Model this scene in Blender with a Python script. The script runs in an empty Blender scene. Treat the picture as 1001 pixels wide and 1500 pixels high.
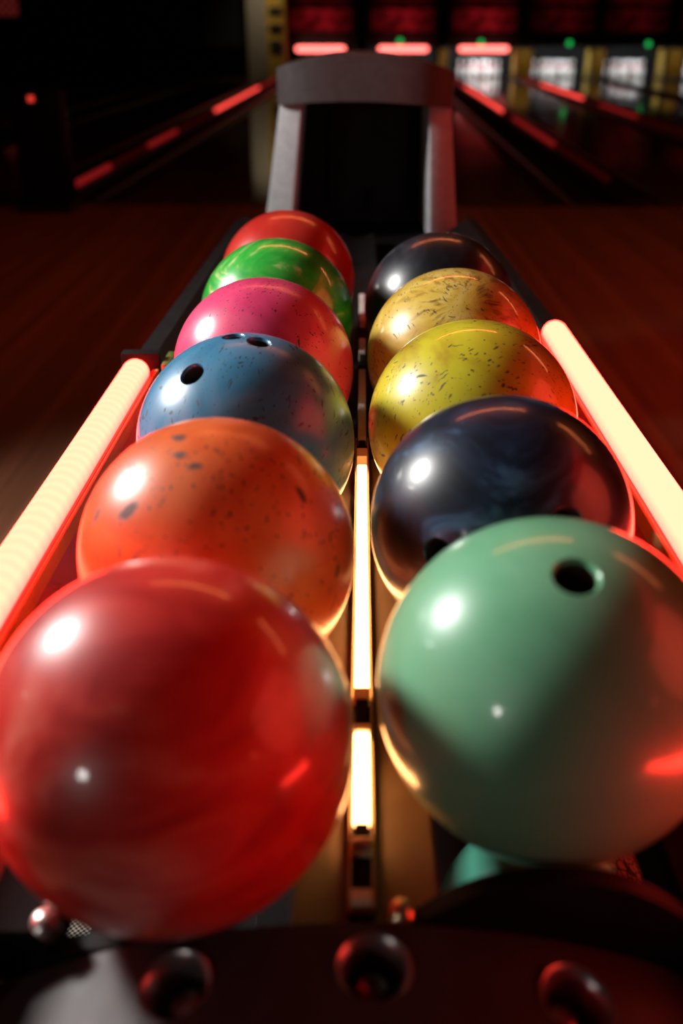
import bpy, bmesh, math, random
from mathutils import Vector, Matrix
random.seed(7)
PI = math.pi
S = bpy.context.scene
C = S.collection

# ------------------------------------------------------------------ camera, world, lights, exposure
cam = bpy.data.cameras.new('camera')
camo = bpy.data.objects.new('camera', cam)
C.objects.link(camo)
cam.sensor_width = 36.0
cam.lens = 1384.6 / 1500 * 36
camo.location = (0, 0, 1.05)
camo.rotation_euler = (PI / 2 - 0.4738, 0, 0.0116)
cam.clip_start = 0.02
cam.clip_end = 100
cam.dof.use_dof = True
cam.dof.focus_distance = 1.02
cam.dof.aperture_fstop = 3.0
S.camera = camo

w = bpy.data.worlds.new('world')
S.world = w
w.use_nodes = True
w.node_tree.nodes['Background'].inputs[0].default_value = (0.9, 0.25, 0.2, 1)
w.node_tree.nodes['Background'].inputs[1].default_value = 0.0012

vs = S.view_settings
S.display_settings.display_device = 'sRGB'
vs.view_transform = 'Standard'
vs.look = 'None'
vs.gamma = 1
vs.exposure = 0.0
vs.use_curve_mapping = False


def area_light(name, loc, target, size, power, col, spread=180, size_y=None):
    l = bpy.data.lights.new(name, 'AREA')
    l.energy = power
    l.color = col
    l.size = size
    if size_y:
        l.shape = 'RECTANGLE'
        l.size_y = size_y
    l.spread = math.radians(spread)
    o = bpy.data.objects.new(name, l)
    C.objects.link(o)
    o.location = loc
    o.rotation_euler = (Vector(target) - Vector(loc)).to_track_quat('-Z', 'Y').to_euler()
    return o


KEY = area_light('spotlight', (-2.05, 1.62, 1.88), (0.0, 0.95, 0.70), 0.42, 33.0, (1.0, 0.98, 0.95), 95)
FILL = area_light('rear_fill_light', (-1.75, -1.55, 1.35), (0.0, 0.5, 0.62), 0.2, 0.6, (1.0, 0.94, 0.9), 70)  # soft fill added from behind left for the end cap
WASH = area_light('red_wash_light', (3.2, 1.8, 3.1), (2.0, 1.7, 0.0), 3.2, 27.0, (1.0, 0.015, 0.02), 90)
SIDE = area_light('red_side_light', (4.2, 0.5, 2.2), (0.3, 0.65, 0.6), 3.4, 15.0, (1.0, 0.07, 0.04), 75)
SIDE.data.shape = 'DISK'

# ------------------------------------------------------------------ node helpers


class NT:
    def __init__(s, name):
        s.m = bpy.data.materials.new(name)
        s.m.use_nodes = True
        s.t = s.m.node_tree
        s.t.nodes.clear()
        s.out = s.t.nodes.new('ShaderNodeOutputMaterial')

    def n(s, ty, **kw):
        nd = s.t.nodes.new(ty)
        for k, v in kw.items():
            setattr(nd, k, v)
        return nd

    def put(s, sock, v):
        if hasattr(v, 'is_output'):
            s.t.links.new(v, sock)
        elif isinstance(v, (tuple, list)) and sock.type == 'RGBA' and len(v) == 3:
            sock.default_value = (*v, 1)
        else:
            sock.default_value = v

    def coord(s, kind='Object'):
        return s.n('ShaderNodeTexCoord').outputs[kind]

    def mapping(s, v, loc=(0, 0, 0), rot=(0, 0, 0), scale=(1, 1, 1)):
        m = s.n('ShaderNodeMapping')
        s.put(m.inputs[0], v)
        m.inputs[1].default_value = loc
        m.inputs[2].default_value = rot
        m.inputs[3].default_value = scale
        return m.outputs[0]

    def noise(s, v, scale, detail=4, rough=0.55, dist=0.0, col=False):
        m = s.n('ShaderNodeTexNoise')
        s.put(m.inputs['Vector'], v)
        m.inputs['Scale'].default_value = scale
        m.inputs['Detail'].default_value = detail
        m.inputs['Roughness'].default_value = rough
        m.inputs['Distortion'].default_value = dist
        return m.outputs['Color' if col else 'Fac']

    def voronoi(s, v, scale=1.0, feature='F1'):
        m = s.n('ShaderNodeTexVoronoi', feature=feature)
        s.put(m.inputs['Vector'], v)
        m.inputs['Scale'].default_value = scale
        return m

    def math(s, op, a, b=0.0, c=None, clamp=False):
        m = s.n('ShaderNodeMath', operation=op, use_clamp=clamp)
        s.put(m.inputs[0], a)
        s.put(m.inputs[1], b)
        if c is not None:
            s.put(m.inputs[2], c)
        return m.outputs[0]

    def ramp(s, f, stops):
        m = s.n('ShaderNodeValToRGB')
        s.put(m.inputs[0], f)
        el = m.color_ramp.elements
        while len(el) > 1:
            el.remove(el[0])
        el[0].position = stops[0][0]
        el[0].color = (*stops[0][1], 1)
        for p, c in stops[1:]:
            e = el.new(p)
            e.color = (*c, 1)
        return m.outputs[0]

    def mrange(s, v, a, b, c=0.0, d=1.0):
        m = s.n('ShaderNodeMapRange')
        s.put(m.inputs[0], v)
        for i, x in enumerate((a, b, c, d)):
            s.put(m.inputs[i + 1], x)
        return m.outputs[0]

    def mix(s, f, a, b):
        m = s.n('ShaderNodeMix', data_type='RGBA')
        s.put(m.inputs[0], f)
        s.put(m.inputs[6], a)
        s.put(m.inputs[7], b)
        return m.outputs[2]

    def sep(s, v):
        m = s.n('ShaderNodeSeparateXYZ')
        s.put(m.inputs[0], v)
        return m.outputs

    def dot(s, v, d):
        m = s.n('ShaderNodeVectorMath', operation='DOT_PRODUCT')
        s.put(m.inputs[0], v)
        m.inputs[1].default_value = d
        return m.outputs['Value']

    def bump(s, h, strength=0.2, dist=0.001):
        m = s.n('ShaderNodeBump')
        s.put(m.inputs['Height'], h)
        m.inputs['Strength'].default_value = strength
        m.inputs['Distance'].default_value = dist
        return m.outputs[0]

    def bsdf(s, col, rough=0.4, metal=0.0, spec=0.5, coat=0.0, coat_rough=0.05, normal=None, emit=None, es=1.0, trans=0.0, sss=0.0):
        b = s.n('ShaderNodeBsdfPrincipled')
        s.put(b.inputs['Base Color'], col)
        s.put(b.inputs['Roughness'], rough)
        s.put(b.inputs['Metallic'], metal)
        s.put(b.inputs['Specular IOR Level'], spec)
        s.put(b.inputs['Coat Weight'], coat)
        s.put(b.inputs['Coat Roughness'], coat_rough)
        s.put(b.inputs['Transmission Weight'], trans)
        if normal is not None:
            s.put(b.inputs['Normal'], normal)
        if emit is not None:
            s.put(b.inputs['Emission Color'], emit)
            s.put(b.inputs['Emission Strength'], es)
        s.t.links.new(b.outputs[0], s.out.inputs[0])
        return s.m

    def emission(s, col, strength=1.0):
        b = s.n('ShaderNodeEmission')
        s.put(b.inputs[0], col)
        s.put(b.inputs[1], strength)
        s.t.links.new(b.outputs[0], s.out.inputs[0])
        return s.m


def plain(name, col, rough=0.4, metal=0.0, spec=0.5, var=0.12, scale=30, coat=0.0):
    t = NT(name)
    n = t.noise(t.coord(), scale, 3)
    c = t.mix(t.mrange(n, 0.3, 0.7), tuple(x * (1 - var) for x in col), tuple(min(1, x * (1 + var)) for x in col))
    return t.bsdf(c, t.mrange(n, 0.2, 0.8, rough * 0.85, min(1, rough * 1.15)), metal, spec, coat)


def glow(name, rgb):
    """a light source; rgb in scene-linear, may be above 1"""
    t = NT(name)
    k = max(rgb)
    return t.emission(tuple(x / k for x in rgb), k)


# ------------------------------------------------------------------ mesh helpers


def mesh_obj(name, bm, mat, parent=None, smooth=None):
    bmesh.ops.recalc_face_normals(bm, faces=bm.faces)
    me = bpy.data.meshes.new(name)
    bm.to_mesh(me)
    bm.free()
    for m in (mat if isinstance(mat, (list, tuple)) else [mat]):
        me.materials.append(m)
    if smooth is not None:
        me.polygons.foreach_set('use_smooth', [True] * len(me.polygons))
        me.set_sharp_from_angle(angle=math.radians(smooth))
    o = bpy.data.objects.new(name, me)
    C.objects.link(o)
    if parent is not None:
        o.parent = parent
    return o


def add_box(bm, x0, x1, y0, y1, z0, z1, bev=0.0, mi=0):
    vs_ = [bm.verts.new((x, y, z)) for x in (x0, x1) for y in (y0, y1) for z in (z0, z1)]
    idx = [(0, 1, 3, 2), (4, 6, 7, 5), (0, 4, 5, 1), (2, 3, 7, 6), (0, 2, 6, 4), (1, 5, 7, 3)]
    fs = [bm.faces.new([vs_[i] for i in f]) for f in idx]
    for f in fs:
        f.material_index = mi
    if bev > 0:
        es = list({e for f in fs for e in f.edges})
        r = bmesh.ops.bevel(bm, geom=es, offset=bev, segments=2, profile=0.5, affect='EDGES')
        for f in r['faces']:
            f.material_index = mi
    return fs


def box(x0, x1, y0, y1, z0, z1, bev=0.0):
    bm = bmesh.new()
    add_box(bm, x0, x1, y0, y1, z0, z1, bev)
    return bm


def add_prism(bm, prof, y0, y1, shift=None, bev=0.0):
    """closed profile of (x, z) swept from y0 to y1; shift(x, z, y) -> (x, z) alters it at y1"""
    a = [bm.verts.new((x, y0, z)) for x, z in prof]
    q = [shift(x, z) for x, z in prof] if shift else prof
    b = [bm.verts.new((x, y1, z)) for x, z in q]
    n = len(prof)
    fs = [bm.faces.new(a), bm.faces.new(b[::-1])]
    for i in range(n):
        fs.append(bm.faces.new((a[i], b[i], b[(i + 1) % n], a[(i + 1) % n])))
    if bev > 0:
        es = list(fs[0].edges) + list(fs[1].edges)
        bmesh.ops.bevel(bm, geom=es, offset=bev, segments=3, profile=0.5, affect='EDGES')
    return fs


def add_lathe(bm, prof, seg=24, mat=None, mis=None):
    """profile of (radius, height) turned about local z, then moved by mat"""
    M = mat or Matrix()
    rings = []
    for r, h in prof:
        if r < 1e-6:
            rings.append([bm.verts.new(M @ Vector((0, 0, h)))])
        else:
            rings.append([bm.verts.new(M @ Vector((r * math.cos(2 * PI * i / seg), r * math.sin(2 * PI * i / seg), h))) for i in range(seg)])
    for k in range(len(rings) - 1):
        A, B = rings[k], rings[k + 1]
        for i in range(seg):
            j = (i + 1) % seg
            if len(A) == 1 and len(B) == 1:
                continue
            if len(A) == 1:
                f = bm.faces.new((A[0], B[i], B[j]))
            elif len(B) == 1:
                f = bm.faces.new((A[i], A[j], B[0]))
            else:
                f = bm.faces.new((A[i], A[j], B[j], B[i]))
            if mis:
                f.material_index = mis[k]


def along(a, b):
    a, b = Vector(a), Vector(b)
    return Matrix.Translation(a) @ (b - a).to_track_quat('Z', 'Y').to_matrix().to_4x4(), (b - a).length


def add_tube(bm, a, b, r, seg=24, rounded=True):
    M, L = along(a, b)
    if rounded:
        pr = [(r * math.sin(t * PI / 12), r - r * math.cos(t * PI / 12)) for t in range(7)]
        pr += [(r * math.cos(t * PI / 12), L - r + r * math.sin(t * PI / 12)) for t in range(7)]
        pr[-1] = (0, L)
    else:
        pr = [(0, 0), (r, 0), (r, L), (0, L)]
    add_lathe(bm, pr, seg, M)


def tube(a, b, r, seg=24, rounded=True):
    bm = bmesh.new()
    add_tube(bm, a, b, r, seg, rounded)
    return bm


def arch(x0, x1, zb, zt, ze, n=24, power=2.0):
    """closed (x, z) outline: flat bottom at zb, top arched from ze at both ends to zt in the middle"""
    xc, hw = (x0 + x1) / 2, (x1 - x0) / 2
    top = []
    for i in range(n + 1):
        u = -1 + 2 * i / n
        top.append((xc + hw * u, ze + (zt - ze) * (1 - abs(u) ** power)))
    return [(x0, zb)] + top + [(x1, zb)]


def empty(name, loc=(0, 0, 0), rz=0.0, size=0.1):
    o = bpy.data.objects.new(name, None)
    C.objects.link(o)
    o.location = loc
    o.rotation_euler = (0, 0, rz)
    o.empty_display_size = size
    return o


def tag(o, label, cat, group=None, kind=None):
    o['label'] = label
    o['category'] = cat
    if group:
        o['group'] = group
    if kind:
        o['kind'] = kind
    return o


def struct(o, label=None):
    o['kind'] = 'structure'
    if label:
        o['label'] = label
    return o


LANE_ROT = -0.018           # the lanes run slightly askew to the ball return


def lane_pt(x, y, z=0.0):
    c, s_ = math.cos(LANE_ROT), math.sin(LANE_ROT)
    return (c * x - s_ * (y - 10), 10 + s_ * x + c * (y - 10), z)


def on_lane(o, x, y, z=0.0):
    o.location = lane_pt(x, y, z)
    o.rotation_euler = (0, 0, LANE_ROT)
    return o


# ------------------------------------------------------------------ materials of the place


def wood(name, col, plank, rough, spec, seam=0.5, coat=0.0):
    t = NT(name)
    v = t.coord()
    x = t.sep(v)[0]
    cell = t.math('FLOOR', t.math('DIVIDE', x, plank))
    wn = t.n('ShaderNodeTexWhiteNoise', noise_dimensions='1D')
    t.put(wn.inputs['W'], cell)
    grain = t.noise(t.mapping(v, scale=(60, 2.2, 60)), 1.0, 5, 0.6, 0.3)
    broad = t.noise(v, 2.2, 3)
    f = t.math('MULTIPLY_ADD', wn.outputs[0], 0.45, t.math('MULTIPLY_ADD', grain, 0.5, t.math('MULTIPLY', broad, 0.25)))
    c = t.mix(t.mrange(f, 0.25, 0.95), tuple(k * 0.62 for k in col), tuple(k * 1.3 for k in col))
    fr = t.math('FRACT', t.math('DIVIDE', x, plank))
    edge = t.math('MINIMUM', fr, t.math('SUBTRACT', 1.0, fr))
    c = t.mix(t.mrange(edge, 0.0, 0.03, seam, 0.0), c, tuple(k * 0.25 for k in col))
    return t.bsdf(c, t.mrange(broad, 0.2, 0.8, rough * 0.8, rough * 1.2), 0, spec, coat, 0.05)


M_floor = wood('approach_wood', (0.28, 0.115, 0.06), 0.045, 0.42, 0.3)
M_lane = wood('lane_wood', (0.16, 0.09, 0.05), 0.027, 0.09, 0.45, coat=0.4)
M_gutter = plain('gutter_grey', (0.03, 0.03, 0.032), 0.35)
M_cap = plain('divider_black', (0.012, 0.011, 0.011), 0.5)
M_darkwall = plain('dark_wall_paint', (0.02, 0.014, 0.013), 0.85, scale=4)
M_ceiling = plain('dark_ceiling_paint', (0.016, 0.012, 0.012), 0.9, scale=4)
M_black = plain('black_plastic', (0.008, 0.007, 0.007), 0.6, spec=0.1)
M_blackgloss = plain('black_gloss_plastic', (0.042, 0.039, 0.039), 0.42, spec=0.11)
M_pit = plain('pit_black', (0.008, 0.008, 0.008), 0.8)
M_metal = plain('worn_metal', (0.5, 0.48, 0.46), 0.28, 1.0)
M_rack = plain('rack_dark_metal', (0.010, 0.008, 0.008), 0.75, spec=0.05)
M_beam = plain('beam_bronze', (0.13, 0.085, 0.042), 0.40, 0.4)
M_hood = plain('hood_grey_plastic', (0.66, 0.64, 0.65), 0.5, scale=60)
M_visor = plain('hood_visor_plastic', (0.10, 0.08, 0.08), 0.45, scale=60)
M_red_housing = plain('red_housing_plastic', (0.30, 0.05, 0.04), 0.3)
M_amber = plain('amber_light_edge', (0.45, 0.22, 0.08), 0.35)
M_clear = plain('clear_channel_plastic', (0.42, 0.30, 0.17), 0.2)
M_unlit = plain('unlit_diffuser', (0.55, 0.47, 0.42), 0.45)
M_white = plain('pin_white', (0.8, 0.8, 0.78), 0.25)
M_pinred = plain('pin_red_stripe', (0.6, 0.02, 0.03), 0.3)
M_yellow = plain('yellow_paint', (0.55, 0.36, 0.06), 0.5)
M_greypaint = plain('grey_paint', (0.32, 0.30, 0.27), 0.6)


def woven():
    t = NT('woven_grey_mat')
    v = t.coord()
    p = t.sep(v)
    k = 2 * PI / 0.0075
    a = t.math('SINE', t.math('MULTIPLY', p[0], k))
    b = t.math('SINE', t.math('MULTIPLY', p[1], k))
    f = t.math('MULTIPLY', a, b)
    h = t.mrange(f, -0.4, 0.4)
    n = t.noise(v, 40, 3)
    c = t.mix(h, (0.02, 0.017, 0.015), t.mix(n, (0.30, 0.25, 0.20), (0.42, 0.36, 0.30)))
    return t.bsdf(c, 0.8, 0, 0.2, normal=t.bump(h, 0.6, 0.002))


M_mat = woven()


TUBE = 28.0


def side_tube_mat(name, axis, ribs):
    """milky LED tube: hottest along the line of diodes, cooler and pinker towards its flanks; axis = local direction the diodes face"""
    t = NT(name)
    v = t.coord()
    d = t.dot(v, axis)
    f = t.mrange(d, -0.013, 0.010)
    dots = t.math('SINE', t.math('MULTIPLY', t.sep(v)[1], 2 * PI / 0.018))
    core = t.math('MULTIPLY', f, t.math('SUBTRACT', 1.0 - ribs, t.math('MULTIPLY', dots, ribs)))
    col = t.ramp(core, [(0.0, (1.0, 0.10 / TUBE, 0.07 / TUBE)), (0.35, (1.0, 0.36 / TUBE, 0.28 / TUBE)), (0.6, (1.0, 0.60 / TUBE, 0.40 / TUBE)), (1.0, (1.0, 0.95 / TUBE, 0.55 / TUBE))])
    return t.emission(col, TUBE)


M_tubeL = side_tube_mat('red_led_tube_ribbed', (0.0, 0, 1.0), 0.045)
M_tubeR = side_tube_mat('red_led_tube_smooth', (0.0, 0, 1.0), 0.0)
M_centre = glow('warm_led_tube', (16.0, 6.4, 2.1))
M_socketlit = plain('lamp_socket_ivory', (0.75, 0.58, 0.36), 0.3)

# ------------------------------------------------------------------ the room
fl = struct(mesh_obj('floor', box(-9.5, 10.5, -3.0, 6.55, -0.05, 0.0), M_floor), 'wooden approach floor around the ball return')
pit = struct(on_lane(mesh_obj('floor_pit', box(-9, 11, -3.45, 15.9, -0.12, -0.06), M_pit), 0, 10), 'dark sub-floor under the lanes')
struct(mesh_obj('ceiling', box(-9.5, 10.5, -3.0, 27, 3.2, 3.3), M_ceiling))
struct(mesh_obj('wall_back', box(-9.5, 10.5, 26.2, 26.4, -0.1, 3.2), M_darkwall))
struct(mesh_obj('wall_left', box(-9.6, -9.5, -3.0, 26.4, -0.1, 3.3), M_darkwall))
struct(mesh_obj('wall_right', box(10.5, 10.6, -3.0, 26.4, -0.1, 3.3), M_darkwall))
struct(mesh_obj('wall_front', box(-9.5, 10.5, -3.1, -3.0, -0.1, 3.2), M_darkwall))
struct(on_lane(mesh_obj('trim_1', box(-9.2, 10.4, -0.03, 0.03, 0.0, 0.002), M_cap), 0, 6.52), 'black foul line across the lanes')

# lanes with gutters, dividers with red light strips
LANES = [-4.7, -2.85, -1.0, 0.85, 2.70, 4.45, 6.10, 7.80]
LNAMES = ['dark lane far out to the left', 'unlit lane left of the red light strip', 'dark lane just left of the hood', 'lane partly hidden behind the hood',
          'glossy lane with a lit pin deck just right of the hood', 'lane with the second lit pin deck right of the hood',
          'lane with the third lit pin deck right of the hood', 'lane running off the right edge of the photo']


def gutter_bm(s_):
    bm = bmesh.new()
    n = 8
    pr = []
    for i in range(n + 1):
        a = PI * i / n
        pr.append((0.60 * s_ + 0.095 * math.cos(a), -0.005 - 0.045 * math.sin(a)))
    va = [bm.verts.new((x, -8.72, z)) for x, z in pr]
    vb = [bm.verts.new((x, 8.72, z)) for x, z in pr]
    for i in range(n):
        bm.faces.new((va[i], va[i + 1], vb[i + 1], vb[i]))
    return bm


lane_me = gut_me = None
for x, nm in zip(LANES, LNAMES):
    e = tag(empty('bowling_lane'), nm, 'lane', 'bowling lanes')
    on_lane(e, x, 15.35)
    mesh_obj('lane_bed', box(-0.503, 0.503, -8.75, 9.6, -0.05, 0.0), M_lane, e)
    for s_ in (-1, 1):
        mesh_obj('gutter', gutter_bm(s_), M_gutter, e, 40)

M_strip_hot = glow('red_strip_bright', (1.7, 0.11, 0.08))
M_strip_mid = glow('red_strip_dim', (0.20, 0.007, 0.007))
M_strip_low = glow('red_strip_faint', (0.022, 0.0006, 0.0006))
DIV = [(-1.93, 'low divider left of the hood carrying a dashed red light strip',
        [(7.0, 8.0, 1), (8.0, 9.4, 2), (9.4, 10.9, 1), (10.9, 13.6, 2), (13.6, 19.2, 0), (19.2, 22.5, 1)]),
       (-0.08, 'low black divider hidden behind the hood', []),
       (1.93, 'low divider right of the hood with two bright red light segments',
        [(7.4, 9.6, 2), (9.6, 12.6, 1), (12.6, 13.6, 2), (13.6, 19.4, 0), (19.4, 22.0, 1)]),
       (3.50, 'low divider with a red light strip, further right beyond the first lit lane',
        [(10.5, 12.8, 2), (12.8, 15.0, 1), (15.0, 16.2, 2), (16.2, 20.4, 0), (20.4, 23.0, 1)]),
       (5.27, 'low unlit divider between the second and third lit lanes', []),
       (6.95, 'low unlit divider right of the third lit lane', [])]
for x, nm, segs in DIV:
    e = tag(empty('lane_divider'), nm, 'lane divider')
    on_lane(e, x, 6.55)
    mesh_obj('divider_cap', box(-0.07, 0.07, 0, 16.6, -0.05, 0.035, 0.01), M_cap, e)
    for a, b, k in segs:
        o = mesh_obj('light_strip', tube((0, a - 6.55, 0.053), (0, b - 6.55, 0.053), 0.022, 12, False), [M_strip_hot, M_strip_mid, M_strip_low][k], e, 40)
        o['label'] = ['brightly lit red strip segment', 'dim red strip segment', 'faint red strip segment'][k]

# pin decks
PIN = [(0.0, 0.0), (0.0286, 0.0), (0.0286, 0.015), (0.045, 0.07), (0.0605, 0.115), (0.055, 0.17), (0.0345, 0.215), (0.0235, 0.25),
       (0.0228, 0.262), (0.0245, 0.285), (0.031, 0.33), (0.0323, 0.345), (0.028, 0.367), (0.014, 0.379), (0.0, 0.381)]
PMI = [0] * 14
PMI[6] = 1
PMI[8] = 1
bm = bmesh.new()
add_lathe(bm, PIN, 16, None, PMI)
pin0 = mesh_obj('bowling_pin', bm, [M_white, M_pinred], None, 60)
spots = []
for r_ in range(4):
    for k in range(r_ + 1):
        spots.append(((k - r_ / 2) * 0.305, r_ * 0.264))
PINL = {0.85: 'white bowling pin on the lane partly hidden behind the hood',
        2.70: 'white bowling pin on the lit deck nearest the hood on the right',
        4.45: 'white bowling pin on the second lit deck right of the hood',
        6.10: 'white bowling pin on the third lit deck right of the hood',
        7.80: 'white bowling pin on the deck at the right edge of the photo'}
PING = {0.85: 'pins behind the hood', 2.70: 'pins on the lit deck nearest the hood', 4.45: 'pins on the second lit deck',
        6.10: 'pins on the third lit deck', 7.80: 'pins at the right edge'}
first = True
for x in (0.85, 2.70, 4.45, 6.10, 7.80):
    for px, py in spots:
        if first:
            p, first = pin0, False
        else:
            p = pin0.copy()
            C.objects.link(p)
        on_lane(p, x + px, 24.05 + py, 0.0)
        tag(p, PINL[x], 'bowling pin', PING[x])
    P = {0.85: 8, 2.70: 11, 4.45: 8, 6.10: 7, 7.80: 6}[x]
    area_light('pin_deck_lamp', lane_pt(x, 23.93, 0.62), lane_pt(x, 24.55, 0.12), 1.0, P, (0.92, 0.97, 1.0), 140, 0.1)

# masking units, header bars, end posts
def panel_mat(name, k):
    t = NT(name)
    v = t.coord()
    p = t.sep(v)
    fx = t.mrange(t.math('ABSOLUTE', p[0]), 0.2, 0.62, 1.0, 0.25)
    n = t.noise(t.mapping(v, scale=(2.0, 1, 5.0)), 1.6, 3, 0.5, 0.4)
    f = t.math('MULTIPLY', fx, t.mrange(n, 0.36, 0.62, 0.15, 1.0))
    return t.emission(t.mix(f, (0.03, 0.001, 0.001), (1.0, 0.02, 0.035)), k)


M_panel = panel_mat('red_glow_panel', 0.17)  # red light on the panels put in as emission
M_panel_dim = panel_mat('red_glow_panel_dim', 0.035)
for x, nm in zip(LANES, ['far-left lane', 'unlit lane left of the red strip', 'first lane left of the hood', 'lane behind the hood', 'first lit lane right of the hood',
                         'second lit lane right of the hood', 'third lit lane right of the hood', 'lane at the right edge']):
    lit = x in (-1.0, 0.85, 2.70)
    dark = x < -2
    e = tag(empty('masking_unit'), 'dark masking unit above the pins of the ' + nm, 'masking unit')
    on_lane(e, x, 24.0)
    mesh_obj('header', box(-0.82, 0.82, -0.02, 0.3, 0.66, 0.92, 0.01), M_pit, e)
    mesh_obj('panel_frame', box(-0.82, 0.82, 0.06, 0.3, 0.92, 2.2), M_pit, e)
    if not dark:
        o = mesh_obj('glow_panel', box(-0.70, 0.70, 0.035, 0.07, 0.96, 1.42), M_panel if lit else M_panel_dim, e)
        o['label'] = 'panel with painted red glow' if lit else 'dim red panel'
        o = mesh_obj('glow_panel', box(-0.70, 0.70, 0.035, 0.07, 1.5, 1.9), M_panel_dim, e)
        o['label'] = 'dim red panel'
    mesh_obj('pit_curtain', box(-0.82, 0.82, 1.5, 1.53, -0.05, 0.9), M_pit, e)
    mesh_obj('shelf', box(-0.82, 0.82, 0.3, 1.5, 0.66, 0.7), M_pit, e)

M_fartube = glow('pink_red_tube', (4.0, 0.60, 0.50))
for x, nm in ((-1.0, 'glowing pink-red tube light above the lane left of the hood, leftmost of the three'),
              (0.87, 'glowing pink-red tube light just above the top of the hood, middle of the three'),
              (2.68, 'glowing pink-red tube light above the first lit pins, rightmost of the three')):
    e = tag(empty('tube_light'), nm, 'tube light', 'pink tube lights over the lanes')
    on_lane(e, x, 23.78)
    mesh_obj('glass_tube', tube((-0.56, 0, 0.615), (0.56, 0, 0.615), 0.062, 16), M_fartube, e, 40)
    for s_ in (-1, 1):
        mesh_obj('end_bracket', box(s_ * 0.5 - 0.03, s_ * 0.5 + 0.03, 0.04, 0.19, 0.60, 0.64), M_pit, e)

M_green = glow('green_lamp', (0.02, 0.55, 0.10))
for x, z, nm in ((0.80, 0.77, 'small round green lamp above the middle pink tube, behind the hood top'),
                 (2.63, 0.745, 'small round green lamp above the pink tube over the first lit pins'),
                 (4.62, 0.73, 'small round green lamp above the second lit pins'),
                 (6.39, 0.715, 'small round green lamp above the third lit pins, rightmost')):
    e = tag(empty('signal_lamp'), nm, 'signal lamp', 'green lamps above the pins')
    on_lane(e, x, 23.95, z)
    bm = bmesh.new()
    add_lathe(bm, [(0.0, 0.06), (0.03, 0.055), (0.055, 0.03), (0.062, 0.0)], 16, Matrix.Rotation(PI / 2, 4, 'X'))
    mesh_obj('lens', bm, M_green, e, 60)
    bm = bmesh.new()
    add_lathe(bm, [(0.0, 0.0), (0.075, 0.0), (0.075, 0.015), (0.062, 0.018)], 16, Matrix.Rotation(PI / 2, 4, 'X'))
    mesh_obj('bezel', bm, M_pit, e, 40)

for x, wd, nm in ((1.80, 0.07, 'narrow yellow end post just right of the hood top'), (3.60, 0.17, 'yellow end post right of the first lit pins'),
                  (5.25, 0.13, 'yellow end post right of the second lit pins'), (6.95, 0.17, 'yellow end post right of the third lit pins')):
    e = tag(empty('end_post'), nm, 'end post', 'yellow posts between the pin decks')
    on_lane(e, x, 23.6)
    bm = box(-wd, wd, 0, 0.9, 0.0, 0.62, 0.01)
    mesh_obj('post_body', bm, M_yellow, e, 30)
    mesh_obj('foot_plate', box(-wd - 0.02, wd + 0.02, -0.02, 0.3, 0.0, 0.06), M_greypaint, e)
    area_light('post_fill_light', lane_pt(x, 22.9, 0.9), lane_pt(x, 23.6, 0.3), 0.2, 0.22, (1.0, 0.75, 0.35), 70)  # fill light added to bring out the yellow post

e = tag(empty('end_post'), 'tall grey and yellow post at the lane ends left of the hood', 'end post')
on_lane(e, -2.12, 23.3)
mesh_obj('grey_panel', box(-0.48, -0.05, 0, 0.6, 0, 2.6, 0.02), M_greypaint, e, 30)
mesh_obj('yellow_panel', box(-0.05, 0.36, 0.03, 0.6, 0, 2.6, 0.02), M_yellow, e, 30)
for z0, z1 in ((0.55, 0.8), (0.95, 1.12), (1.3, 1.45)):
    mesh_obj('dark_plate', box(0.02, 0.3, -0.01, 0.05, z0, z1, 0.01), M_cap, e)
area_light('post_fill_light', lane_pt(-2.3, 22.2, 2.9), lane_pt(-2.12, 23.3, 0.9), 0.3, 3.5, (1.0, 0.80, 0.50), 80)  # warm fill added to brighten the tall post

# console and red sign far left
e = tag(empty('console', (-1.955, 6.2, 0)), 'dark floor-standing console with one red indicator, left of the red light strip', 'console')
mesh_obj('cabinet', box(-0.14, 0.14, 0, 0.3, 0, 0.72, 0.03), M_black, e, 30)
mesh_obj('plinth', box(-0.16, 0.16, -0.02, 0.32, 0, 0.05, 0.01), M_cap, e)
M_ind = glow('red_indicator', (0.9, 0.05, 0.03))
mesh_obj('indicator_lamp', box(-0.012, 0.022, -0.012, 0.01, 0.65, 0.682, 0.004), M_ind, e)['label'] = 'small glowing red indicator'


def sign_mat():
    t = NT('dim_red_led_sign')
    v = t.coord()
    p = t.sep(v)
    a = t.math('SINE', t.math('MULTIPLY', p[0], 2 * PI / 0.17))
    b = t.math('SINE', t.math('MULTIPLY', p[2], 2 * PI / 0.16))
    f = t.mrange(t.math('MULTIPLY', a, b), -0.5, 0.6)
    return t.emission(t.mix(f, (0.15, 0.01, 0.01), (1.0, 0.10, 0.08)), 0.09)


e = tag(empty('led_sign', (-8.0, 24.4, 1.45)), 'dim red lit sign in the top left corner of the dark hall', 'sign')
mesh_obj('sign_case', box(-0.5, 0.36, 0.0, 0.12, -0.22, 0.28, 0.02), M_pit, e)
mesh_obj('sign_face', box(-0.46, 0.32, -0.012, 0.0, -0.17, 0.24), sign_mat(), e)
mesh_obj('sign_post', box(-0.10, -0.02, 0.02, 0.1, -1.45, -0.22), M_pit, e)

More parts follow.
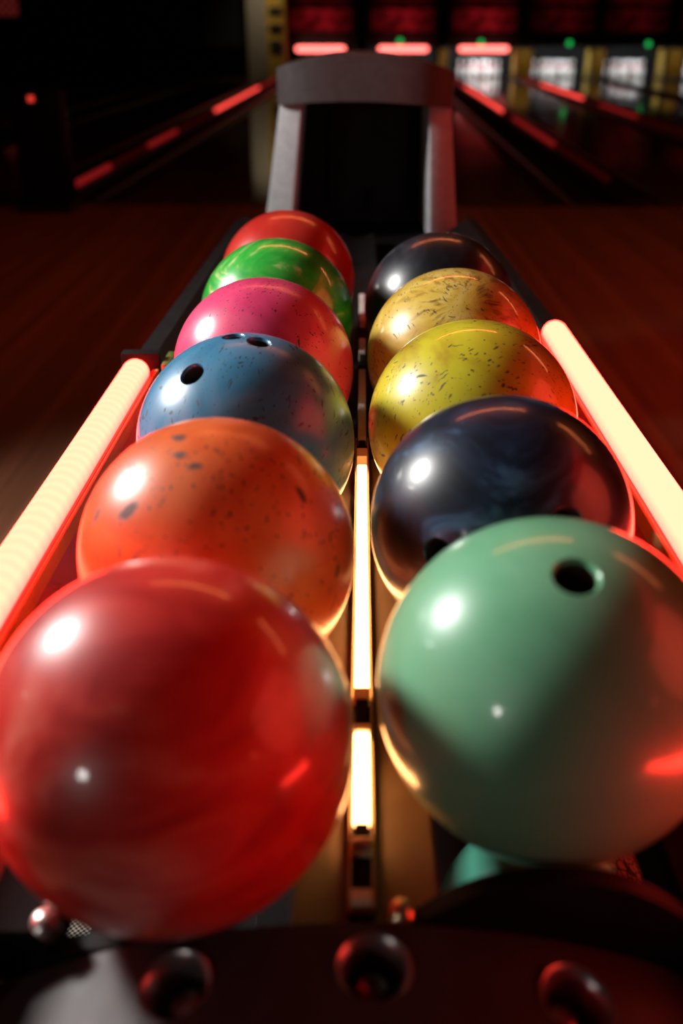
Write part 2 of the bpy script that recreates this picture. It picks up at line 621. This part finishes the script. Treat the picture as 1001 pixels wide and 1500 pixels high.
# neon tubes under the ceiling (out of frame, they streak the tops of the balls)
M_ceil = glow('orange_neon', (32.0, 7.0, 2.2))
for x0, x1, y, nm in ((-1.1, 1.25, 4.1, 'orange-red neon tube under the ceiling, centred over the approach'),
                      (2.5, 5.0, 3.9, 'orange-red neon tube under the ceiling, to the right over the approach')):
    e = tag(empty('ceiling_tube', ((x0 + x1) / 2, y, 3.05)), nm, 'ceiling light')
    h = (x1 - x0) / 2
    mesh_obj('glass_tube', tube((-h, 0, 0), (h, 0, 0), 0.022, 12), M_ceil, e, 40)
    for s_ in (-1, 1):
        mesh_obj('end_bracket', box(s_ * (h - 0.1) - 0.02, s_ * (h - 0.1) + 0.02, -0.02, 0.02, 0.02, 0.15), M_pit, e)

# ------------------------------------------------------------------ the ball return
XC = 0.010
rk = tag(empty('ball_return'), 'dark two-row bowling ball return with glowing side tubes and grey hood', 'ball return')


def part(name, bm, mat, smooth=None, parent=None, label=None):
    o = mesh_obj(name, bm, mat, parent or rk, smooth)
    if label:
        o['label'] = label
    return o


# centre beam with its light channel
bm = bmesh.new()
add_prism(bm, [(XC - 0.045, 0.50), (XC - 0.045, 0.586), (XC - 0.042, 0.5905), (XC - 0.012, 0.578), (XC + 0.012, 0.578),
               (XC + 0.042, 0.5905), (XC + 0.045, 0.586), (XC + 0.045, 0.50)], 0.371, 1.06)
beam = part('center_beam', bm, M_beam, 30)
bm = bmesh.new()
add_prism(bm, [(XC - 0.045, 0.50), (XC - 0.045, 0.586), (XC - 0.042, 0.5905), (XC - 0.012, 0.578), (XC + 0.012, 0.578),
               (XC + 0.042, 0.5905), (XC + 0.045, 0.586), (XC + 0.045, 0.50)], 1.062, 2.44)
part('center_beam', bm, M_black, 30, label='rear half of the centre beam, blackened as shade')  # rear half coloured black to stand for shade


def xs(y):
    return 0.0088 + 0.008 * (y - 0.58)


def strip_box(y0, y1, hw, z0, z1, dx=0.0, bev=0.0):
    bm = bmesh.new()
    pr = []
    for y in (y0, y1):
        for x in (xs(y) + dx - hw, xs(y) + dx + hw):
            for z in (z0, z1):
                pr.append(bm.verts.new((x, y, z)))
    idx = [(0, 1, 3, 2), (4, 6, 7, 5), (0, 4, 5, 1), (2, 3, 7, 6), (0, 2, 6, 4), (1, 5, 7, 3)]
    for f in idx:
        bm.faces.new([pr[i] for i in f])
    if bev:
        bmesh.ops.bevel(bm, geom=list(bm.edges), offset=bev, segments=2, profile=0.5, affect='EDGES')
    return bm


ch = part('light_channel', strip_box(0.385, 1.81, 0.0072, 0.578, 0.586), M_rack, parent=beam)
for s_ in (-1, 1):
    part('channel_wall', strip_box(0.385, 1.10, 0.0008, 0.586, 0.5905, s_ * 0.0072), M_clear, parent=beam, label='thin clear channel wall')
for y0, y1 in ((0.451, 0.533), (0.585, 0.999)):
    part('light_tube', strip_box(y0, y1, 0.0056, 0.588, 0.600, 0, 0.002), M_centre, parent=beam, label='glowing warm white tube')
for y0, y1 in ((1.081, 1.343), (1.416, 1.499), (1.60, 1.787)):
    part('light_tube', strip_box(y0, y1, 0.0052, 0.587, 0.600, 0, 0.0015), M_unlit, parent=beam, label='unlit pale tube')
for y0, y1 in ((0.385, 0.393), (0.428, 0.433), (0.534, 0.541), (0.576, 0.583), (1.022, 1.046)):
    part('clip', strip_box(y0, y1, 0.0062, 0.587, 0.6005, 0, 0.001), M_socketlit, parent=beam, label='ivory lamp clip')
for y0, y1 in ((0.545, 0.573), (0.437, 0.448), (1.052, 1.078)):
    part('connector', strip_box(y0, y1, 0.0045, 0.587, 0.597, 0, 0.001), M_rack, parent=beam)

# outer rails
for s_, xo in ((-1, XC - 0.1855), (1, XC + 0.185)):
    bm = bmesh.new()
    i, o = xo, xo + s_ * 0.038
    add_prism(bm, [(i, 0.545), (i, 0.583), (i + s_ * 0.005, 0.588), (o, 0.588), (o, 0.545)], 0.371, 2.45)
    part('ball_rail', bm, M_rack, 30)

# side fairings carrying the tubes
def fairing(s_, xt):
    """xt: x of the tube axis"""
    a = XC + s_ * 0.2235
    pr = [(a, 0.50), (a, 0.586), (xt - s_ * 0.045, 0.592), (xt - s_ * 0.030, 0.612), (xt - s_ * 0.0225, 0.628), (xt - s_ * 0.0195, 0.628),
          (xt - s_ * 0.0185, 0.610), (xt + s_ * 0.0185, 0.610), (xt + s_ * 0.0185, 0.613), (xt + s_ * 0.0200, 0.613), (xt + s_ * 0.0200, 0.60), (xt + s_ * 0.002, 0.50)]
    bm = bmesh.new()
    add_prism(bm, pr, 0.22 if s_ > 0 else 0.34, 1.27 if s_ < 0 else 1.46)
    return bm


XTL, XTR = -0.296, 0.3125
fL = part('side_fairing', fairing(-1, XTL), M_red_housing, 30, label='dark red fairing on the left')
fR = part('side_fairing', fairing(1, XTR), M_red_housing, 30, label='dark red fairing on the right')
def offset_tube(x, y0, y1, r, mat, parent, label):
    o = mesh_obj('tube_light', tube((0, 0, 0), (0, y1 - y0, 0), r, 32), mat, parent, 40)
    o.location = (x, y0, 0.630)
    o['label'] = label
    return o


offset_tube(XTL, 0.36, 1.252, 0.0185, M_tubeL, fL, 'glowing red-white tube left of the balls')
offset_tube(XTR, 0.25, 1.446, 0.0195, M_tubeR, fR, 'glowing red-white tube right of the balls')
bm = bmesh.new()
add_box(bm, XTL - 0.024, XTL + 0.030, 1.256, 1.276, 0.598, 0.650, 0.003)
part('end_bracket', bm, M_black, 30, fL, 'black end bracket')
bm = bmesh.new()
add_box(bm, XTL + 0.034, XTL + 0.046, 1.24, 1.30, 0.592, 0.640, 0.003)
part('end_clip', bm, plain('olive_clip', (0.10, 0.11, 0.02), 0.5), 30, fL, 'olive green clip')
part('lit_edge_strip', box(XTR - 0.030, XTR - 0.0245, 0.25, 1.44, 0.613, 0.632, 0.001), M_amber, 30, fR, 'amber strip painted as orange light')  # orange light on the housing built as an amber strip
part('lit_edge_strip', box(XTL + 0.0245, XTL + 0.029, 0.36, 1.25, 0.613, 0.630, 0.001), M_amber, 30, fL, 'amber strip painted as orange light')  # same orange light painted along the left housing
# dark body edge running on to the hood
for s_, xt, y0 in ((-1, XTL, 1.277), (1, XTR, 1.461)):
    bm = bmesh.new()
    a = XC + s_ * 0.2235
    add_prism(bm, [(a, 0.50), (a, 0.59), (xt - s_ * 0.01, 0.628), (xt + s_ * 0.022, 0.622), (xt + s_ * 0.005, 0.50)], y0, 2.44,
              lambda x, z, a=a, s_=s_: (a + (x - a) * 0.75, z))
    part('body_edge', bm, M_black, 30)

# end cap nearest the viewer, with three recessed screw cups, and the ball stop
def cap_z(x):
    return 0.602 - 0.45 + math.sqrt(0.45 ** 2 - (x - XC) ** 2)


bm = bmesh.new()
xsn = [-0.265 + 0.53 * i / 44 + XC for i in range(45)]
YB, YF = 0.3675, 0.16
prof = [(xsn[0], 0.42)] + [(x, cap_z(x)) for x in xsn] + [(xsn[-1], 0.42)]
fs = add_prism(bm, prof, YF, YB, None, 0.006)
cap = part('end_cap', bm, M_blackgloss, 40, label='arched black glossy end cap')


def carve(obj, cutters):
    tmp = []
    for b in cutters:
        bmesh.ops.recalc_face_normals(b, faces=b.faces)
        me = bpy.data.meshes.new('cut')
        b.to_mesh(me)
        b.free()
        for m_ in obj.data.materials:
            me.materials.append(m_)
        c = bpy.data.objects.new('cut', me)
        C.objects.link(c)
        c.matrix_world = obj.matrix_world if False else Matrix.Translation(obj.location)
        md = obj.modifiers.new('b', 'BOOLEAN')
        md.object = c
        md.operation = 'DIFFERENCE'
        md.solver = 'EXACT'
        tmp.append(c)
    dg = bpy.context.evaluated_depsgraph_get()
    dg.update()
    me = bpy.data.meshes.new_from_object(obj.evaluated_get(dg))
    obj.modifiers.clear()
    old = obj.data
    obj.data = me
    bpy.data.meshes.remove(old)
    for c in tmp:
        m = c.data
        bpy.data.objects.remove(c)
        bpy.data.meshes.remove(m)


CUPS = [(-0.094, 0.336), (0.0135, 0.339), (0.122, 0.331)]
cut = []
cup_M = []
for x, y in CUPS:
    sl = -(x - XC) / math.sqrt(0.45 ** 2 - (x - XC) ** 2)
    nrm = Vector((-sl, -0.10, 1)).normalized()
    M = Matrix.Translation((x, y, cap_z(x))) @ nrm.to_track_quat('Z', 'Y').to_matrix().to_4x4()
    cup_M.append(M)
    b = bmesh.new()
    add_lathe(b, [(0, -0.026), (0.0150, -0.026), (0.0165, -0.006), (0.0195, 0.0005), (0.024, 0.01), (0, 0.01)], 40, M)
    cut.append(b)
carve(cap, cut)
cap.data.polygons.foreach_set('use_smooth', [True] * len(cap.data.polygons))
cap.data.set_sharp_from_angle(angle=math.radians(35))
for M in cup_M:
    b = bmesh.new()
    add_lathe(b, [(0.0148, -0.0255), (0.0162, -0.0058), (0.0192, 0.0006), (0.0204, 0.0012), (0.0206, 0.0002), (0.0196, -0.0004), (0.0168, -0.006), (0.0152, -0.0258)], 40, M)
    cp = part('screw_cup', b, plain('cup_rim', (0.38, 0.36, 0.36), 0.3, 0.8), 50, cap, 'recessed screw cup with shiny rim')
    b = bmesh.new()
    add_lathe(b, [(0, -0.0185), (0.0035, -0.0185), (0.004, -0.0165), (0.0085, -0.0175), (0.0095, -0.021), (0.0095, -0.0258), (0, -0.0258)], 6, M)
    o = part('screw', b, M_metal, 30, cap)

bm = bmesh.new()
pr = arch(0.032, 0.204, 0.50, 0.6305, 0.588, 30, 2.3)
add_prism(bm, pr, 0.3715, 0.3835, None, 0.003)
st = part('ball_stop', bm, M_black, 40, label='arched black stop in front of the mint ball')
bm = bmesh.new()
pr = arch(-0.195, -0.02, 0.50, 0.576, 0.560, 20, 2.3)
add_prism(bm, pr, 0.3715, 0.3835, None, 0.003)
st2 = part('ball_stop', bm, M_black, 40, label='low black stop under the front red ball')
for x, y, z, r_ in ((0.030, 0.376, 0.6015, 0.007), (0.204, 0.376, 0.5915, 0.006), (-0.176, 0.376, 0.590, 0.008)):  # highlights at the stop ends modelled as small metal knobs
    b = bmesh.new()
    add_lathe(b, [(0, 0.005), (r_ * 0.6, 0.004), (r_, 0.001), (r_, -0.014), (0, -0.014)], 20,
              Matrix.Translation((x, y, z)) @ Matrix.Rotation(0.35, 4, 'X'))
    part('glint', b, plain('metal_glint', (0.75, 0.55, 0.32) if x > 0 else (0.6, 0.57, 0.53), 0.3, 0.9), 40, st if x > 0 else st2, 'rounded metal bolt')

# lower rails, added dark plate, legs
bm = bmesh.new()
add_box(bm, -0.02, 0.04, 0.95, 2.45, 0.10, 0.50, 0.004)
part('pedestal', bm, M_black)
for x0, x1 in ((0.062, 0.124), (0.244, 0.29), (-0.27, -0.21), (-0.10, -0.05)):
    part('lower_rail', box(x0, x1, 0.42, 2.3, 0.19, 0.2125, 0.003), M_rack)
part('shade_plate', box(-0.29, 0.31, 0.44, 2.35, 0.125, 0.139, 0.002), M_black)  # black plate added to cover the lit floor and keep the gap dark
for yy in (0.45, 1.3, 2.2):
    part('cross_member', box(-0.30, 0.32, yy, yy + 0.05, 0.14, 0.19, 0.004), M_black)
for x, y in ((-0.275, 0.43), (0.285, 0.43), (-0.275, 2.25), (0.285, 2.25)):
    part('leg', tube((x, y, 0.0), (x + (0.02 if x > 0 else 0.03), y, 0.505), 0.016, 16, False), plain('leg_black_metal', (0.05, 0.045, 0.045), 0.3, 0.8), 30)

# hood at the far end
Y0 = 2.45


def bowed_slab(xs_, zb, zt, yf, yb, bev):
    """columns at xs_: zb(x)..zt(x) high, from a front face bowed as yf(x) back to yb"""
    bm = bmesh.new()
    c = [[bm.verts.new((x, yf(x), zb(x))), bm.verts.new((x, yf(x), zt(x))), bm.verts.new((x, yb, zt(x))), bm.verts.new((x, yb, zb(x)))] for x in xs_]
    for p, q in zip(c, c[1:]):
        for k in range(4):
            j = (k + 1) % 4
            bm.faces.new((p[k], q[k], q[j], p[j]))
    bm.faces.new(c[0])
    bm.faces.new(c[-1][::-1])
    bm.edges.ensure_lookup_table()
    es = [e for e in bm.edges if len(e.link_faces) == 2 and e.calc_face_angle(0) > 0.6]
    bmesh.ops.bevel(bm, geom=es, offset=bev, segments=3, profile=0.5, affect='EDGES')
    return bm


HX0, HX1 = -0.182, 0.238
HC_ = (HX0 + HX1) / 2
hu = lambda x: (x - HC_) / ((HX1 - HX0) / 2)
hood = part('hood', bowed_slab([HX0 + (HX1 - HX0) * i / 30 for i in range(31)],
                               lambda x: 0.881 - 0.004 * hu(x) + 0.014 * (1 - hu(x) ** 2),
                               lambda x: 0.961 - 0.004 * hu(x) + 0.034 * (1 - abs(hu(x)) ** 2.2),
                               lambda x: Y0 - 0.04 + 0.05 * abs(hu(x)) ** 4, Y0 + 0.36, 0.006), M_visor, 45, label='dark arched visor of the hood')


def leg_slab(xo_t, xi_t, xo_b, xi_b, zt, zb):
    bm = bmesh.new()
    lo = [(xi_b, Y0 + 0.005), (xo_b, Y0 + 0.03), (xo_b, Y0 + 0.34), (xi_b, Y0 + 0.34)]
    hi = [(xi_t, Y0 + 0.005), (xo_t, Y0 + 0.03), (xo_t, Y0 + 0.34), (xi_t, Y0 + 0.34)]
    a = [bm.verts.new((x, y, zb)) for x, y in lo]
    b = [bm.verts.new((x, y, zt)) for x, y in hi]
    bm.faces.new(a)
    bm.faces.new(b[::-1])
    for i in range(4):
        bm.faces.new((a[i], a[(i + 1) % 4], b[(i + 1) % 4], b[i]))
    bmesh.ops.bevel(bm, geom=list(bm.edges), offset=0.006, segments=3, profile=0.5, affect='EDGES')
    return bm


part('hood_leg', leg_slab(-0.178, -0.122, -0.224, -0.153, 0.890, 0.60), M_hood, 40, hood, 'light grey hood leg on the left')
part('hood_leg', leg_slab(0.236, 0.181, 0.268, 0.194, 0.888, 0.56), M_hood, 40, hood, 'grey hood leg on the right')
part('inner_panel', box(-0.15, 0.19, Y0 + 0.30, Y0 + 0.33, 0.50, 0.90), M_pit, None, hood)
for x, z0, z1 in ((-0.07, 0.62, 0.86), (0.155, 0.6, 0.85), (0.04, 0.6, 0.66)):
    part('guide_rod', tube((x, Y0 + 0.26, z0), (x, Y0 + 0.26, z1), 0.006, 12), M_rack, 40, hood)
part('hood_base', box(-0.235, 0.275, Y0 - 0.005, Y0 + 0.36, 0.0, 0.56, 0.01), M_black, 30, hood)

tag(mesh_obj('floor_mat', box(-0.75, -0.24, 0.45, 1.15, 0.0, 0.008), M_mat), 'grey woven mat on the floor under the left side of the ball return', 'mat')

# ------------------------------------------------------------------ the balls
R = 0.1085


def ball_mat(name, cols, seed, swirl=14, dist=1.6, rough=0.24, stretch=(1, 1, 1), scuff=(), pos=(0.35, 0.5, 0.66), coat=0.7, extra=None, speck=0.0, coat_rough=0.08, rad=None):
    t = NT(name)
    rnd = random.Random(seed)
    v = t.coord()
    mp = t.mapping(v, (rnd.uniform(-3, 3), rnd.uniform(-3, 3), rnd.uniform(-3, 3)), (rnd.uniform(0, 6), rnd.uniform(0, 6), rnd.uniform(0, 6)), stretch)
    n = t.noise(mp, swirl, 6, 0.6, dist)
    c = t.ramp(n, list(zip(pos, cols)))
    if rad:
        ctr, col2 = rad
        ctr = Vector(ctr).normalized()
        ta = ctr.orthogonal().normalized()
        tb = ctr.cross(ta)
        a, b = t.dot(v, ta / R), t.dot(v, tb / R)
        rr = t.math('SQRT', t.math('ADD', t.math('MULTIPLY', a, a), t.math('MULTIPLY', b, b)))
        ang = t.math('ARCTAN2', a, b)
        cm = t.n('ShaderNodeCombineXYZ')
        t.put(cm.inputs[0], t.math('MULTIPLY', ang, 3.4))
        t.put(cm.inputs[1], t.math('MULTIPLY', rr, 3.2))
        f = t.noise(cm.outputs[0], 1.6, 4, 0.55, 0.5)
        f = t.mrange(f, 0.50, 0.66)
        m = t.math('MULTIPLY', t.mrange(rr, 0.10, 0.28), t.mrange(rr, 0.9, 0.45))
        c = t.mix(t.math('MULTIPLY', t.math('MULTIPLY', f, m), 0.9), c, col2)
    rgh = rough
    tot = None
    warp = t.noise(v, 90, 2, 0.5, 0, True)
    wv = t.n('ShaderNodeVectorMath', operation='MULTIPLY_ADD')
    t.put(wv.inputs[0], warp)
    wv.inputs[1].default_value = (0.006, 0.006, 0.006)
    t.put(wv.inputs[2], v)
    for lo, hi, thr, keep in scuff:
        for k in range(3):
            rot = (rnd.uniform(0, 6), rnd.uniform(0, 6), rnd.uniform(0, 6))
            mm = t.mapping(t.mapping(wv.outputs[0], rot=rot), (rnd.uniform(0, 9), 0, 0), (0, 0, 0), (lo, hi, hi * 0.5))
            vo = t.voronoi(mm)
            d = t.mrange(vo.outputs['Distance'], thr * 0.6, thr, 1.0, 0.0)
            g = t.math('GREATER_THAN', t.sep(vo.outputs['Color'])[0], keep)
            s_ = t.math('MULTIPLY', d, g)
            tot = s_ if tot is None else t.math('MAXIMUM', tot, s_)
    if tot is not None:
        c = t.mix(t.math('MULTIPLY', tot, 0.86), c, (0.018, 0.014, 0.012))
        rgh = t.math('MULTIPLY_ADD', tot, 0.3, rough)
    return t.bsdf(c, rgh, 0, 0.5, coat, coat_rough)


LINE = (10, 420, 0.2, 0.80)
FINE = (24, 260, 0.22, 0.72)
MED = (24, 130, 0.22, 0.80)
SMEAR = (20, 70, 0.25, 0.80)

BALLS = [
    ((-0.1055, 0.4345, 0.675), 'large marbled red ball at the front of the left row',
     ball_mat('marbled_red', [(0.48, 0.013, 0.013), (0.76, 0.045, 0.032), (0.92, 0.17, 0.12)], 1, 9, 1.4, 0.36, (1, 1, 2.0)), []),
    ((-0.1055, 0.653, 0.677), 'orange ball with dark scuff smears, second in the left row behind the front red ball',
     ball_mat('scuffed_orange', [(0.60, 0.085, 0.018), (0.80, 0.13, 0.03), (0.88, 0.19, 0.055)], 2, 10, 0.8, 0.36, scuff=(SMEAR, FINE), coat=0.45, coat_rough=0.2), []),
    ((-0.1056, 0.8757, 0.679), 'blue ball with three finger holes facing up, in the left row',
     ball_mat('scuffed_blue', [(0.03, 0.15, 0.27), (0.05, 0.21, 0.36), (0.10, 0.25, 0.40)], 3, 12, 0.9, 0.34, scuff=(MED, FINE, LINE), coat=0.5, coat_rough=0.18),
     [((-0.383, -0.436, 0.814), 0.0112), ((0.163, -0.07, 0.984), 0.0105), ((-0.075, 0.05, 0.996), 0.0100)]),
    ((-0.1066, 1.0983, 0.681), 'pink ball with fine dark scratches, behind the blue ball in the left row',
     ball_mat('scratched_pink', [(0.58, 0.035, 0.12), (0.70, 0.055, 0.16), (0.74, 0.10, 0.19)], 4, 8, 0.6, 0.30, scuff=(FINE, LINE), coat=0.5, coat_rough=0.15), []),
    ((-0.1067, 1.3215, 0.683), 'green ball with pale marbled swirls, in the left row',
     ball_mat('marbled_green', [(0.010, 0.24, 0.02), (0.022, 0.36, 0.04), (0.06, 0.40, 0.045), (0.46, 0.56, 0.24)], 15, 9, 2.2, 0.3, (1, 1, 2.6), pos=(0.3, 0.47, 0.56, 0.66), coat=0.9, coat_rough=0.04), []),
    ((-0.1055, 1.544, 0.684), 'plain red ball at the far end of the left row, behind the green ball',
     ball_mat('glossy_red', [(0.42, 0.016, 0.011), (0.50, 0.028, 0.018), (0.55, 0.04, 0.026)], 6, 8, 0.5, 0.28, scuff=((20, 120, 0.16, 0.93),)), []),
    ((0.1255, 0.4861, 0.6765), 'mint green ball with one finger hole on top, at the front of the right row',
     ball_mat('mint_green', [(0.13, 0.38, 0.195), (0.16, 0.44, 0.24), (0.21, 0.49, 0.285)], 7, 7, 0.8, 0.36, coat=0.7, coat_rough=0.1),
     [((-0.003, -0.315, 0.949), 0.0122)]),
    ((0.1247, 0.7046, 0.678), 'dark navy ball behind the mint green ball in the right row',
     ball_mat('dark_navy', [(0.004, 0.005, 0.012), (0.010, 0.018, 0.04), (0.06, 0.13, 0.24)], 8, 10, 1.8, 0.36, (1, 1, 1.8), pos=(0.36, 0.50, 0.66), coat=0.8, coat_rough=0.12),
     [((0.315, -0.835, 0.45), 0.0115), ((-0.558, -0.805, 0.20), 0.0105)]),
    ((0.1258, 0.9258, 0.679), 'yellow-green ball with many dark scuffs, in the right row behind the dark navy ball',
     ball_mat('olive_yellow', [(0.40, 0.24, 0.015), (0.56, 0.47, 0.02), (0.62, 0.56, 0.03)], 9, 6, 1.2, 0.34, scuff=(MED, FINE, LINE), pos=(0.34, 0.47, 0.66), coat=0.9, coat_rough=0.08), []),
    ((0.1272, 1.1473, 0.6815), 'golden ball with a dark sunburst pattern, in the right row',
     ball_mat('golden_starburst', [(0.48, 0.27, 0.03), (0.60, 0.40, 0.06), (0.68, 0.52, 0.16)], 10, 13, 1.2, 0.34, scuff=(FINE, LINE), coat=0.9, coat_rough=0.07,
              rad=((0.02, -0.62, 0.78), (0.16, 0.06, 0.008))), []),
    ((0.1268, 1.3698, 0.683), 'black ball at the far end of the right row',
     ball_mat('near_black', [(0.005, 0.005, 0.007), (0.010, 0.010, 0.014), (0.03, 0.032, 0.045)], 11, 10, 1.5, 0.36, pos=(0.4, 0.55, 0.75), coat=0.8, coat_rough=0.13), []),
]


def crackle_mat():
    t = NT('green_crackle')
    v = t.coord()
    d = t.voronoi(t.mapping(v, scale=(1, 1, 1.5)), 120, 'DISTANCE_TO_EDGE').outputs['Distance']
    side = t.mrange(t.math('ADD', t.sep(v)[0], t.math('MULTIPLY', t.noise(v, 40, 3), 0.03)), 0.055, 0.065)  # red light on this side painted in as brown
    n = t.noise(v, 25, 4)
    base = t.mix(n, (0.10, 0.50, 0.36), (0.16, 0.60, 0.42))
    ck = t.mix(t.mrange(d, 0.05, 0.16), (0.05, 0.02, 0.012), (0.40, 0.20, 0.11))
    return t.bsdf(t.mix(side, base, ck), 0.25, 0, 0.5, 0.6, 0.1)


BALLS.append(((0.184, 0.598, 0.3035), 'turquoise ball with a crackled side painted brown for red light on the lower tier under the mint green ball', crackle_mat(), []))

M_hole_shade = plain('finger_hole_shade', (0.05, 0.02, 0.014), 0.5)  # shade inside the holes painted as a dark wall colour
for loc, lab, mat, holes in BALLS:
    bm = bmesh.new()
    if holes:
        bmesh.ops.create_icosphere(bm, subdivisions=6, radius=R)
    else:
        bmesh.ops.create_uvsphere(bm, u_segments=96, v_segments=64, radius=R)
    o = mesh_obj('bowling_ball', bm, [mat, M_hole_shade] if holes else mat, None, 180)
    o.location = loc
    if holes:
        bpy.context.view_layer.update()
        cut = []
        for nrm, r_ in holes:
            nrm = Vector(nrm).normalized()
            dz = R - math.sqrt(R * R - r_ * r_)
            M = Matrix.Translation(nrm * R) @ nrm.to_track_quat('Z', 'Y').to_matrix().to_4x4()
            b = bmesh.new()
            add_lathe(b, [(0, -0.06), (r_, -0.06), (r_, -dz - 0.0032), (r_ * 1.03, -dz - 0.0018), (r_ * 1.10, -dz - 0.0006), (r_ * 1.24, -dz + 0.0006), (r_ * 1.5, 0.006), (0, 0.006)], 48, M, [1, 1, 0, 0, 0, 0, 0])
            cut.append(b)
        carve(o, cut)
        me = o.data
        me.polygons.foreach_set('use_smooth', [True] * len(me.polygons))
        me.set_sharp_from_angle(angle=math.radians(28))
    tag(o, lab, 'bowling ball', 'bowling balls on the return')

# small lamps of the hall behind the viewer, mirrored in the front balls
def pendant(loc, rgb, r_, lab):
    e = tag(empty('pendant_lamp', loc), lab, 'lamp')
    bm = bmesh.new()
    bmesh.ops.create_uvsphere(bm, u_segments=20, v_segments=12, radius=r_)
    mesh_obj('bulb', bm, glow('bulb_glow', rgb), e, 180)
    b = bmesh.new()
    add_lathe(b, [(r_ * 0.5, r_ * 0.8), (r_ * 0.5, r_ * 1.6), (0, r_ * 1.6)], 16)
    mesh_obj('socket', b, M_black, e, 40)
    mesh_obj('cord', tube((0, 0, r_ * 1.5), (0, 0, 3.2 - loc[2]), 0.005, 8, False), M_black, e)


pendant((2.45, -1.0, 1.42), (9, 0.9, 0.5), 0.055, 'small red pendant lamp behind the viewer on the right')
pendant((-2.8, 0.85, 1.35), (5, 4.4, 4.0), 0.05, 'small white pendant lamp left of the ball return')
